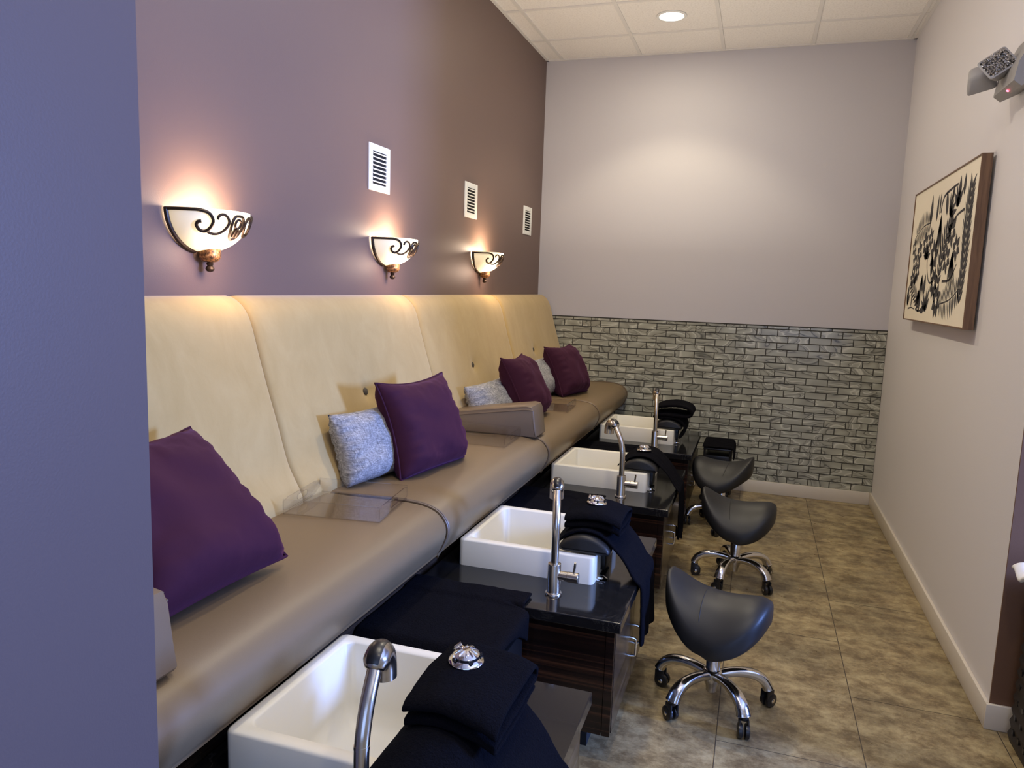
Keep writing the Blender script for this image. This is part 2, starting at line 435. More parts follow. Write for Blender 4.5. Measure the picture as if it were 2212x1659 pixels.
def armrest(y0, label):
    t = thing('armrest', label, 'armrest', (.0, y0, .768))
    # wedge bolster: low at the back, high at the front
    P = [(.20, .004), (.20, .07), (.235, .094), (.40, .122), (.60, .152), (.672, .163), (.700, .158), (.712, .135), (.722, .06), (.730, .012), (.724, .004)]
    P = [(a, b) for a, b in P]
    th = .175
    st = [(-th/2, .008), (-th/2+.002, .003), (-th/2+.007, .0), (0, 0), (th/2-.007, 0), (th/2-.002, .003), (th/2, .008)]
    v, f = extrude_profile(P, st)
    o = mesh_obj('cushion', v, f, M['leather2'], t, sharp=40)
    for s in (-1, 1):
        pts = spline([(.21, s*(th/2-.004), .072), (.30, s*(th/2-.003), .098), (.45, s*(th/2-.003), .122), (.60, s*(th/2-.003), .145), (.668, s*(th/2-.003), .155), (.699, s*(th/2-.004), .152)], 4)
        MB().tube(pts, .0042, 6).build('piping', M['leather2'], t)
        pts = spline([(.21, s*(th/2+.001), .058), (.30, s*(th/2+.001), .084), (.45, s*(th/2+.001), .108), (.60, s*(th/2+.001), .131), (.668, s*(th/2+.001), .141), (.708, s*(th/2-.002), .139)], 4)
        MB().tube(pts, .003, 6).build('piping', M['leather2'], t)
    return t
armrest(-2.345, 'taupe wedge armrest in the middle of the bench beside a clear tray')
armrest(-4.93, 'taupe wedge armrest half hidden by the bluish wall at the near bench end')

# ------------------------------------------------------------------ cushions
def pillow(name, label, cat, mt, base, yaw, lean, w, h, th, roll=0, group=None, seed=0, piping=True, ear=.13):
    t = thing(name, label, cat, base, 0, group)
    N = 30
    R = Matrix.Rotation(yaw, 4, 'Z') @ Matrix.Rotation(-lean, 4, 'Y') @ Matrix.Rotation(roll, 4, 'X')
    def pt(u, v, s):
        bow = 1-ear*(1-v*v)*abs(u)**3; bow2 = 1-(ear if v > 0 else ear*.25)*(1-u*u)*abs(v)**3
        y = u*w/2*bow; z = v*h/2*bow2 + h/2
        k = (max(0, 1-u**4)*max(0, 1-v**4))**.55
        x = s*th/2*k*(1+.15*(-v))
        e = max(abs(u), abs(v))
        wr = noise.noise(Vector((u*2+seed, v*2, s*3)))*.018*k + (noise.noise(Vector((u*8+seed, v*8, s)))*.014*k*(e**2))
        if abs(u) > .6: wr += .008*k*math.sin(v*26+3*noise.noise(Vector((v*3, u, seed))))*((abs(u)-.6)/.4)
        return R @ Vector((x+s*wr, y, z))
    V, F = [], []
    for s in (1, -1):
        for i in range(N+1):
            for j in range(N+1):
                V.append(pt(-1+2*i/N, -1+2*j/N, s))
    q = (N+1)*(N+1)
    for i in range(N):
        for j in range(N):
            a = i*(N+1)+j
            F.append((a, a+1, a+N+2, a+N+1)); F.append((q+a, q+a+N+1, q+a+N+2, q+a+1))
    lowz = min(v.z for v in V)
    V = [v-Vector((0, 0, lowz)) for v in V]
    bm = bmesh.new(); vs = [bm.verts.new(v) for v in V]
    for f in F: bm.faces.new([vs[i] for i in f])
    bmesh.ops.remove_doubles(bm, verts=bm.verts, dist=.0005)
    bmesh.ops.recalc_face_normals(bm, faces=bm.faces)
    me = bpy.data.meshes.new('cover'); bm.to_mesh(me); bm.free()
    o = link('cover', me, mt, t)
    ring = []
    for k in range(N): ring.append(pt(-1+2*k/N, -1, 1))
    for k in range(N): ring.append(pt(1, -1+2*k/N, 1))
    for k in range(N): ring.append(pt(1-2*k/N, 1, 1))
    for k in range(N): ring.append(pt(-1, 1-2*k/N, 1))
    ring = [v-Vector((0, 0, lowz)) for v in ring]
    if piping:
        p = MB().tube(ring, .0045, 6, closed=True).build('piping', mt, t)
    return t
ZS = .768
PG, GG = 'purple velvet cushions on the bench', 'grey linen cushions on the bench'
pillow('purple_cushion', 'purple velvet cushion leaning back at the near end of the bench', 'cushion', M['velvet'], (.600, -4.555, ZS), math.radians(-2), math.radians(45), .46, .44, .20, 0, PG, 1)
pillow('purple_cushion', 'purple velvet cushion upright in front of the bluish grey cushion', 'cushion', M['velvet'], (.525, -3.20, ZS), math.radians(-9), math.radians(19), .47, .385, .18, 0, PG, 2)
pillow('purple_cushion', 'plum cushion just behind the middle armrest', 'cushion', M['velvet'], (.56, -1.84, ZS), math.radians(-3), math.radians(27), .34, .375, .20, 0, PG, 3)
pillow('purple_cushion', 'plum cushion farthest along the bench, near the tiled wall', 'cushion', M['velvet'], (.55, -.85, ZS), math.radians(-14), math.radians(26), .38, .365, .20, 0, PG, 4)
pillow('grey_cushion', 'grey linen cushion behind the upright purple cushion near the clear tray', 'cushion', M['linen'], (.395, -3.42, ZS), math.radians(-10), math.radians(20), .38, .275, .14, 0, GG, 5, False, .07)
pillow('grey_cushion', 'grey linen cushion showing above the middle armrest', 'cushion', M['linen'], (.40, -2.06, ZS), math.radians(-4), math.radians(26), .50, .225, .14, 0, GG, 6, False, .07)
pillow('grey_cushion', 'grey linen cushion squeezed between the two farthest plum cushions', 'cushion', M['linen'], (.40, -.98, ZS), math.radians(-4), math.radians(26), .46, .27, .14, 0, GG, 7, False, .07)

# ------------------------------------------------------------------ clear trays
def tray(x, y, rz, label, wy=.32, dx=.27):
    t = thing('clear_tray', label, 'tray', (x, y, .776), rz, 'clear acrylic trays on the bench')
    th, h = .004, .05
    MB().box((-wy/2, -dx/2, 0), (wy/2, dx/2, th)).build('tray_base', M['acrylic'], t, smooth=False)
    for s in (-1, 1):
        MB().box((-wy/2, s*dx/2-th/2, th), (wy/2, s*dx/2+th/2, h)).build('side_wall', M['acrylic'], t, smooth=False)
    for s in (-1, 1):
        # end wall with a slotted hand hole
        n = 16; hole = []
        for k in range(n):
            a = 2*PI*k/n; hole.append((math.cos(a)*.011+(.026 if math.cos(a) > 0 else -.026), math.sin(a)*.010+.028))
        out = []
        for (a, b) in hole:
            k = max(abs(a)/(dx/2), abs(b-.028)/.021 if b < .028 else abs(b-.028)/.021)
            out.append((a/k, .028+(b-.028)/k))
        # square the corners
        V, F = [], []
        for xx in (s*wy/2-th/2, s*wy/2+th/2):
            for (a, b) in hole: V.append((xx, a, b))
            for (a, b) in out: V.append((xx, max(-dx/2, min(dx/2, a)), max(th, min(h, b))))
        for k in range(n):
            j = (k+1) % n
            F += [(k, j, n+j, n+k), (2*n+k, 3*n+k, 3*n+j, 2*n+j), (k, 2*n+k, 2*n+j, j), (n+k, n+j, 3*n+j, 3*n+k)]
        mesh_obj('handle_wall', V, F, M['acrylic'], t, smooth=False)
    for c_ in t.children:
        c_.data.materials.append(M['acrylic_edge'])
        for p in c_.data.polygons:
            ys_ = [(c_.data.vertices[v].co) for v in p.vertices]; e = min((ys_[q]-ys_[(q+1) % len(ys_)]).length for q in range(len(ys_)))
            if c_.name.startswith('handle'):
                if abs(p.normal.x) < .5: p.material_index = 1
            elif e < .006 and p.normal.z > -.5: p.material_index = 1
    return t
tray(.487, -3.815, math.radians(8), 'clear acrylic tray nearest the camera, on the bench beside the grey cushion')
tray(.50, -2.60, math.radians(2), 'clear acrylic tray on the bench in front of the middle armrest')
tray(.52, -1.50, math.radians(2), 'clear acrylic tray between the two farthest plum cushions')

# ------------------------------------------------------------------ wash stations
def station_cabinet(k, label):
    y = SY[k]; y0, y1 = y-.135, y+.715       # counter depth range
    if k == 0: y0 = y-.12
    t = thing('pedicure_cabinet', label, 'cabinet', (1.03, (y0+y1)/2, 0), 0, 'dark wood pedicure cabinets')
    oy = (y0+y1)/2; d = (y1-y0)/2
    L, Rr = .68-1.03, 1.40-1.03
    sx0, sx1 = .775-1.03, 1.240-1.03; sy0, sy1 = y+.150-oy, y+.560-oy
    zt, zb = .50, .464
    c = MB()   # worktop with a hole for the basin
    c.box((L, -d, zb), (Rr, sy0, zt), .003); c.box((L, sy1, zb), (Rr, d, zt), .003)
    c.box((L, sy0-.004, zb), (sx0, sy1+.004, zt-.0002)); c.box((sx1, sy0-.004, zb), (Rr, sy1+.004, zt-.0002), .0)
    c.build('countertop', M['stone'], t, smooth=False)
    b0, b1 = -d+.03, d-.02; xr = 1.38-1.03
    MB().box((L, b0, .10), (xr-.03, b0+.018, zb)).build('side_panel', M['macassar'], t, smooth=False)
    MB().box((xr-.028, b0-.001, .10), (xr-.002, b0+.018, zb)).build('end_stile', M['macassar'], t, smooth=False)
    MB().box((L, b1-.018, .10), (xr-.002, b1, zb)).build('side_panel', M['macassar'], t, smooth=False)
    MB().box((L, b0+.018, .10), (xr-.02, b1-.018, .118)).build('bottom_panel', M['macassar'], t, smooth=False)
    for s in (0, 1):
        a = b0+.020+(b1-b0-.04)*.5*s; b = a+(b1-b0-.04)*.5-.004
        dr = MB().box((xr-.020, a, .102), (xr, b, zb-.004), .001).build('door', M['macassar_y'], t, smooth=False)
        hy = b-.05 if s == 0 else a+.05
        MB().tube(spline([(xr, hy, .21), (xr+.018, hy, .214), (xr+.021, hy, .225), (xr+.021, hy, .265), (xr+.018, hy, .276), (xr, hy, .28)], 4), .0045, 8).build('handle', M['chrome'], dr)
    MB().box((L+.02, b0+.08, 0), (xr-.09, b1-.08, .10)).build('toe_kick', M['dark'], t, smooth=False)
    sb = MB().lathe([(0, 0), (.024, 0), (.025, .003), (.021, .006), (.015, .0065), (.014, .011), (.010, .013), (0, .0135)], 24, Matrix.Translation((1.27-1.03, y+.19-oy, zt)))
    sb.build('push_button', M['chrome'], t)
    return t
labs = ['dark wood pedicure cabinet with black stone top, nearest the camera', 'dark wood pedicure cabinet behind the nearest one, door side seen beside the front stool',
        'dark wood pedicure cabinet third from the camera, under the thin draped towel', 'dark wood pedicure cabinet farthest away, against the tiled wall']
for k in range(4): station_cabinet(k, labs[k])

def basin(label, loc):
    t = thing('wash_basin', label, 'sink', loc, 0, 'white square foot basins')
    x0, x1, y0, y1, zt = -.252, .252, -.233, .233, .098
    def rr(a, b, c, d, r, n=5):
        out = []
        for (cx, cy, s) in ((c-r, d-r, 0), (a+r, d-r, 1), (a+r, b+r, 2), (c-r, b+r, 3)):
            for i in range(n+1):
                an = PI/2*(s+i/n); out.append((cx+r*math.cos(an), cy+r*math.sin(an)))
        return out
    w = .036
    rings = [(rr(x0+.014, y0+.014, x1-.014, y1-.014, .016), .0), (rr(x0, y0, x1, y1, .018), .0), (rr(x0, y0, x1, y1, .018), zt-.006), (rr(x0+.002, y0+.002, x1-.002, y1-.002, .018), zt-.002), (rr(x0+.006, y0+.006, x1-.006, y1-.006, .016), zt),
             (rr(x0+w-.004, y0+w-.004, x1-w+.004, y1-w+.004, .022), zt), (rr(x0+w, y0+w, x1-w, y1-w, .022), zt-.004), (rr(x0+w+.006, y0+w+.006, x1-w-.006, y1-w-.006, .024), -.06), (rr(x0+w+.016, y0+w+.016, x1-w-.016, y1-w-.016, .03), -.10), (rr(x0+w+.045, y0+w+.045, x1-w-.045, y1-w-.045, .03), -.118), (rr(-.03, -.03, .03, .03, .028), -.122)]
    V, F = [], []; n = len(rings[0][0])
    for r, z in rings:
        for p in r: V.append((p[0], p[1], z))
    for i in range(len(rings)-1):
        for k in range(n): F.append((i*n+k, i*n+(k+1) % n, (i+1)*n+(k+1) % n, (i+1)*n+k))
    F.append(tuple((len(rings)-1)*n+k for k in range(n)))
    me = mesh_obj('bowl', V, F, M['sink'], t, sharp=50)
    MB().lathe([(0, 0), (.027, 0), (.028, .002), (.022, .004), (.018, .002), (0, .0015)], 24, Matrix.Translation((0, 0, -.121))).build('drain', M['chrome'], t)
    return t
bl = ['white square basin closest to the camera, cut by the bottom of the picture', 'white square basin second from the camera, with a blue-lit front corner', 'white square basin third from the camera, under the leaning faucet', 'white square basin farthest from the camera, by the tiled wall']
B0 = basin(bl[0], (1.005, SY[0]+.355, .4995))
for k in range(1, 4): dup(B0, (1.005, SY[k]+.355, .4995), bl[k])

def faucet(label, loc, rz):
    t = thing('faucet', label, 'faucet', loc, 0, 'tall brushed nickel faucets')
    RZ = Matrix.Rotation(rz, 3, 'Z')
    MB().lathe([(0, 0), (.0285, 0), (.0285, .006), (.0265, .009), (.0235, .010), (.0225, .013), (.0225, .105), (.0215, .108), (.0135, .109), (0, .109)], 32).build('body', M['nickel'], t)
    path = spline([(0, 0, .105), (0, 0, .17), (0, .001, .225), (0, .010, .262), (0, .028, .298), (0, .050, .328), (0, .062, .344)], 7)
    path = [RZ @ p for p in path]
    MB().tube(path, .0135, 18).build('spout', M['nickel'], t)
    MB().tube(path[14:16], .0142, 18).build('joint_ring', M['nickel'], t)
    hp = spline([(0, .058, .338), (0, .068, .350), (0, .083, .356), (0, .098, .349), (0, .106, .331), (0, .108, .310), (0, .1085, .300)], 6)
    hp = [RZ @ p for p in hp]
    n = len(hp); rs = [.0142+.0100*min(1, i/(n*.16))**.7 for i in range(n)]; rs[-1] = .018
    h = MB().tube(hp, rs, 20).build('spray_head', M['nickel'], t)
    V, F = [], []
    for i in range(3, 24):    # dark grip panel over the crown of the head
        a = hp[i]; tg = (hp[min(i+1, n-1)]-hp[i-1]).normalized(); sd = RZ @ Vector((1, 0, 0)); nr = sd.cross(tg)
        if i == 3: flip = nr.z < 0
        nr = -nr if flip else nr
        for k in range(7):
            an = (-.55+1.1*k/6); V.append(a + (nr*math.cos(an)+sd*math.sin(an))*(rs[i]+.0006))
    for i in range(20):
        for k in range(6): F.append((i*7+k, i*7+k+1, (i+1)*7+k+1, (i+1)*7+k))
    mesh_obj('grip_panel', V, F, M['black_plastic'], h)
    MB().tube([(.015, 0, .068), (.045, 0, .068), (.046, 0, .068), (.047, 0, .068), (.082, 0, .068), (.083, 0, .068)], [.0165, .0165, .0155, .0175, .0175, .0165], 22).build('valve', M['nickel'], t)
    MB().tube([(.066, 0, .08), (.070, -.004, .112), (.071, -.005, .122)], [.0042, .0042, .0035], 10).build('handle', M['nickel'], t)
    return t
fl = ['tall brushed nickel faucet closest to the camera, at the nearest basin', 'tall brushed nickel faucet standing upright at the second basin from the camera', 'tall brushed nickel faucet leaning toward the bench at the third basin', 'tall brushed nickel faucet farthest away, in front of the tiled wall']
F0 = faucet(fl[0], (1.140, SY[0], .4995), math.radians(8))
faucet(fl[1], (1.148, SY[1], .4995), math.radians(16))
faucet(fl[2], (1.149, SY[2], .4995), math.radians(52))
faucet(fl[3], (1.148, SY[3], .4995), math.radians(9))

# padded foot rests over the right rim of each basin
def footpad(label, loc):
    t = thing('foot_rest', label, 'footrest', loc, 0, 'black vinyl foot rests')
    P = [(-.085, .004), (-.090, .018), (-.078, .036), (-.045, .056), (0, .065), (.045, .056), (.078, .036), (.090, .018), (.085, .004), (.04, 0), (-.04, 0)]
    P = [(p.x, p.y) for p in spline([(a, b, 0) for a, b in P], 3, True)]
    st = [(-.16, .014), (-.157, .006), (-.15, .001), (-.14, 0), (0, 0), (.14, 0), (.15, .001), (.157, .006), (.16, .014)]
    v, f = extrude_profile(P, st); mesh_obj('pad', v, f, M['vinyl'], t, sharp=60)
    MB().box((.028, -.05, -.088), (.06, .05, .004), .003).build('bracket', M['black_plastic'], t)
    return t
pl = ['black vinyl foot rest at the nearest basin, mostly under a navy towel', 'black vinyl foot rest with its near end showing under the folded navy towel', 'black vinyl foot rest under the thin black towel at the third basin', 'black vinyl foot rest under the bundled towel at the farthest basin']
X_PAD = 1.213
P0 = footpad(pl[0], (X_PAD, SY[0]+.30, .5985))
for k in range(1, 4): dup(P0, (X_PAD, SY[k]+.30, .5985), pl[k])

# ------------------------------------------------------------------ towels
def cloth(name, fn, nu, nv, mt, th=.008, parent=None, fuzz=.0015, seed=0):
    V, F = [], []
    for i in range(nu):
        for j in range(nv):
            p = Vector(fn(i/(nu-1), j/(nv-1)))
            p += Vector((noise.noise(p*60+Vector((seed, 0, 0))), noise.noise(p*60+Vector((9, seed, 0))), noise.noise(p*60+Vector((0, 7, seed)))))*fuzz
            V.append(p)
    for i in range(nu-1):
        for j in range(nv-1):
            F.append((i*nv+j, i*nv+j+1, (i+1)*nv+j+1, (i+1)*nv+j))
    me = bpy.data.meshes.new(name); me.from_pydata([tuple(v) for v in V], [], F)
    o = link(name, me, mt, parent)
    so = o.modifiers.new('thick', 'SOLIDIFY'); so.thickness = th; so.offset = 0
    sb = o.modifiers.new('soft', 'SUBSURF'); sb.levels = 1; sb.render_levels = 1
    return o
def drape(k, path, ya, yb, hem, drift, mt, label, seed, th=.009, gather=0.0, nearsag=0.0):
    """towel laid across foot rest k and over the worktop edge; path of (x,z), widths in y"""
    c = resample(spline([(p[0], p[1], 0) for p in path], 10), 80)
    y = SY[k]
    def fn(u, v):
        i = u*79; a = int(i); q = c[a].lerp(c[min(a+1, 79)], i-a)
        h = max(0, u-.55)/.45
        g = 1-gather*min(1, u*2.2)
        ym = (ya+yb)/2; hw = (yb-ya)/2*g
        yy = y+ym+(v*2-1)*hw + drift*h
        x, z = q.x, q.y
        pl = noise.noise(Vector((v*5+seed, u*1.3, seed)))
        x += .012*pl*h + .010*math.sin(v*17+seed)*h*gather*2.5
        z += .004*pl*(1-h)*(1 if .05 < u < .5 else 0)
        if gather: z += .006*abs(math.sin(v*16+seed+u*2))*min(1, u*3)
        if h > .5: z += hem*(h-.5)*2*(v-.5)
        over = max(0, (-.16+.30) - (yy-y))            # part past the near end of the pad sags
        over = min(over, .16)
        if nearsag and u < .5: z -= nearsag*(over/.16)**1.0*max(0, (z-.612)/.07)
        return (x, yy, z)
    t = cloth('draped_towel', fn, 80, 34, mt, th, seed=seed)
    return tag(t, label, 'towel', 'dark towels draped over the foot rests')
def pad_path(hang, start=.115, lift=0.0):
    zc = .599+.006
    X = X_PAD
    return [(X-start, zc+.010), (X-.088, zc+.030), (X-.06, zc+.053), (X-.03, zc+.065), (X, zc+.069), (X+.03, zc+.066), (X+.06, zc+.054), (X+.092, zc+.028), (X+.14, zc-.022), (X+.172, .533), (1.398, .514), (1.412, .500), (1.417, .46), (1.420, hang+.05), (1.421, hang)]
drape(0, [(X_PAD-.108, .612)]+pad_path(.10)[1:], -.06, .40, .0, .02, M['towel'], 'large navy towel draped over the nearest foot rest, spilling toward the camera', 1, .012, 0, .06)
drape(1, pad_path(.245), .165, .465, -.02, .06, M['towel'], 'navy towel hanging over the worktop edge behind the front stool, a folded towel on top', 2, .010)
drape(2, pad_path(.20), .16, .47, -.03, .10, M['towel_black'], 'thin wrinkled black towel hanging off the third cabinet', 3, .005, .22)
def folded(k, label, x0, x1, ya, yb, zb, hgt, seed, mt, along='y'):
    P = [(yb-.01, 0), (ya+.02, .002), (ya+.004, .008), (ya+.02, .016), (yb-.03, .016), (yb-.006, .020), (yb, hgt*.55), (yb-.008, hgt*.92), (yb-.03, hgt), ((ya+yb)/2, hgt+.004), (ya+.03, hgt), (ya+.006, hgt-.006), (ya-.004, hgt-.018)]
    c = resample(spline([(a, b, 0) for a, b in P], 8), 70)
    y = SY[k]; xm = (x0+x1)/2
    def fn(u, v):
        i = u*69; a = int(i); q = c[a].lerp(c[min(a+1, 69)], i-a)
        x = x0+(x1-x0)*v + .006*noise.noise(Vector((u*4, v*3, seed)))
        arch = -.075*((x-xm)/.13)**2*.36
        zz = zb+q.y+arch + .008*noise.noise(Vector((x*9, q.x*9, seed)))
        return (x, y+q.x+.03*(v-.5)*-1, zz)
    t = cloth('folded_towel', fn, 70, 26, mt, .010, seed=seed, fuzz=.002)
    return tag(t, label, 'towel', 'folded towels on the foot rests')
folded(0, 'thick folded navy towel on the nearest foot rest, under a chrome cover', 1.128, 1.335, .165, .43, .680, .048, 4, M['towel'])
folded(1, 'folded navy towel with an open wavy edge on the second foot rest', 1.125, 1.335, .19, .42, .682, .046, 5, M['towel'])
# bundled towel at the far station
Xp = X_PAD
c4 = resample(spline([(Xp+.075, .545, 0), (Xp+.10, .58, 0), (Xp+.105, .625, 0), (Xp+.06, .668, 0), (Xp, .678, 0), (Xp-.07, .670, 0), (Xp-.10, .676, 0), (Xp-.07, .690, 0), (Xp, .694, 0), (Xp+.09, .690, 0), (Xp+.135, .694, 0), (Xp+.150, .716, 0), (Xp+.12, .745, 0), (Xp+.04, .760, 0), (Xp-.05, .748, 0), (Xp-.10, .722, 0)], 8), 90)
def fn4(u, v):
    i = u*89; a = int(i); q = c4[a].lerp(c4[min(a+1, 89)], i-a)
    n = noise.noise(Vector((u*5, v*3, 3)))
    return (q.x+.006*n, SY[3]+.15+.27*v+.01*noise.noise(Vector((u*3, 2, 5))), q.y+.005*n)
tag(cloth('bundled_towel', fn4, 90, 24, M['towel_black'], .018, fuzz=.002), 'bundled black towel beside the farthest basin', 'towel')

# chrome jet covers
def jet(label, loc, tilt=(0, 0, 0)):
    t = thing('jet_cover', label, 'chrome cover', loc, 0, 'chrome jet covers on the towels')
    t.rotation_euler = tilt
    d = MB().lathe([(.0, .004), (.012, .0), (.036, .006), (.0375, .010), (.036, .013), (.031, .0165), (.0285, .018), (.0275, .024), (.020, .030), (.012, .033), (.005, .0335), (0, .0335)], 40)
    d.build('dome', M['chrome'], t)
    r = MB()
    for q in range(10):
        a = 2*PI*q/10
        r.tube([(math.cos(a)*.009, math.sin(a)*.009, .0335), (math.cos(a)*.017, math.sin(a)*.017, .0325), (math.cos(a)*.024, math.sin(a)*.024, .0280)], .0017, 6)
    r.build('ribs', M['chrome'], t)
    for q in range(5):
        a = 2*PI*(q+.3)/5
        MB().tube([(math.cos(a)*.029, math.sin(a)*.029, .020), (math.cos(a)*.0335, math.sin(a)*.0335, .0215)], .0045, 10).build('nozzle_hole', M['black_plastic'], t)
    MB().tube([(-.030, .010, .024), (-.020, .020, .032)], .004, 10).build('clip', M['chrome'], t)
    return t
J0 = jet('chrome jet cover on the nearest folded towel', (1.203, SY[0]+.325, .731), (math.radians(4), math.radians(2), 0))
j = dup(J0, (1.218, SY[1]+.318, .729), 'chrome jet cover on the folded towel at the second basin'); j.rotation_euler = (0, math.radians(3), .8)
j = dup(J0, (1.214, SY[2]+.29, .676), 'chrome jet cover on the thin black towel at the third basin'); j.rotation_euler = (0, math.radians(3), 1.9)

# foot steps between the stations with towels over them
def step(k, label, tlabel, seed):
    y0 = SY[k]-.135-.345; y1 = SY[k]-.140
    x0, x1 = .66, 1.085
    t = thing('foot_step', label, 'step', ((x0+x1)/2, (y0+y1)/2, 0), 0, 'black foot steps between the cabinets')
    hx, hy = (x1-x0)/2, (y1-y0)/2
    MB().box((-hx, -hy, .06), (hx, hy, .484), .008).build('body', M['black_plastic'], t)
    MB().box((hx-.004, -hy+.03, .10), (hx+.012, hy-.03, .27), .004).build('drawer', M['black_plastic'], t)
    MB().box((hx-.004, -hy+.03, .285), (hx+.012, hy-.03, .44), .004).build('drawer', M['black_plastic'], t)
    MB().box((-hx+.03, -hy+.03, 0), (hx-.03, hy-.03, .06)).build('foot_base', M['dark'], t)
    def fn(u, v):
        yy = y0-.010 + (y1-y0+.105)*v
        over = yy > y1-.006
        f = min(1, max(0, (v-.25)/.5))
        hang = .022+.085*f*f
        flat = x1-x0+.012
        if over: d = u*(flat-.015)
        else: d = u*(flat+hang)
        n = noise.noise(Vector((d*9, yy*9, seed)))*.004 + noise.noise(Vector((d*25, yy*25, seed)))*.0015
        if d < flat: x, z = x0+.005+d, .4985+(.002 if d < flat-.01 else 0)
        else: x, z = x0+.005+flat+.007*min(1, (d-flat)/.012), .4985-max(0, d-flat-.004)
        if over: z = .5085
        if v < .06: z -= .030*(1-v/.06)
        return (x+.003*noise.noise(Vector((yy*8, z*9, seed))), yy, z+(n if d < flat else 0))
    tw = cloth('step_towel', fn, 50, 34, M['towel_black'], .009, seed=seed)
    tag(tw, tlabel, 'towel', 'black towels on the foot steps')
step(1, 'black foot step between the nearest two cabinets', 'black towel spread on the foot step behind the nearest basin', 11)
step(2, 'black foot step between the second and third cabinets', 'black towel spread on the foot step behind the second basin from the camera', 12)
step(3, 'black foot step between the third and farthest cabinets', 'black towel spread on the foot step behind the third basin from the camera', 13)

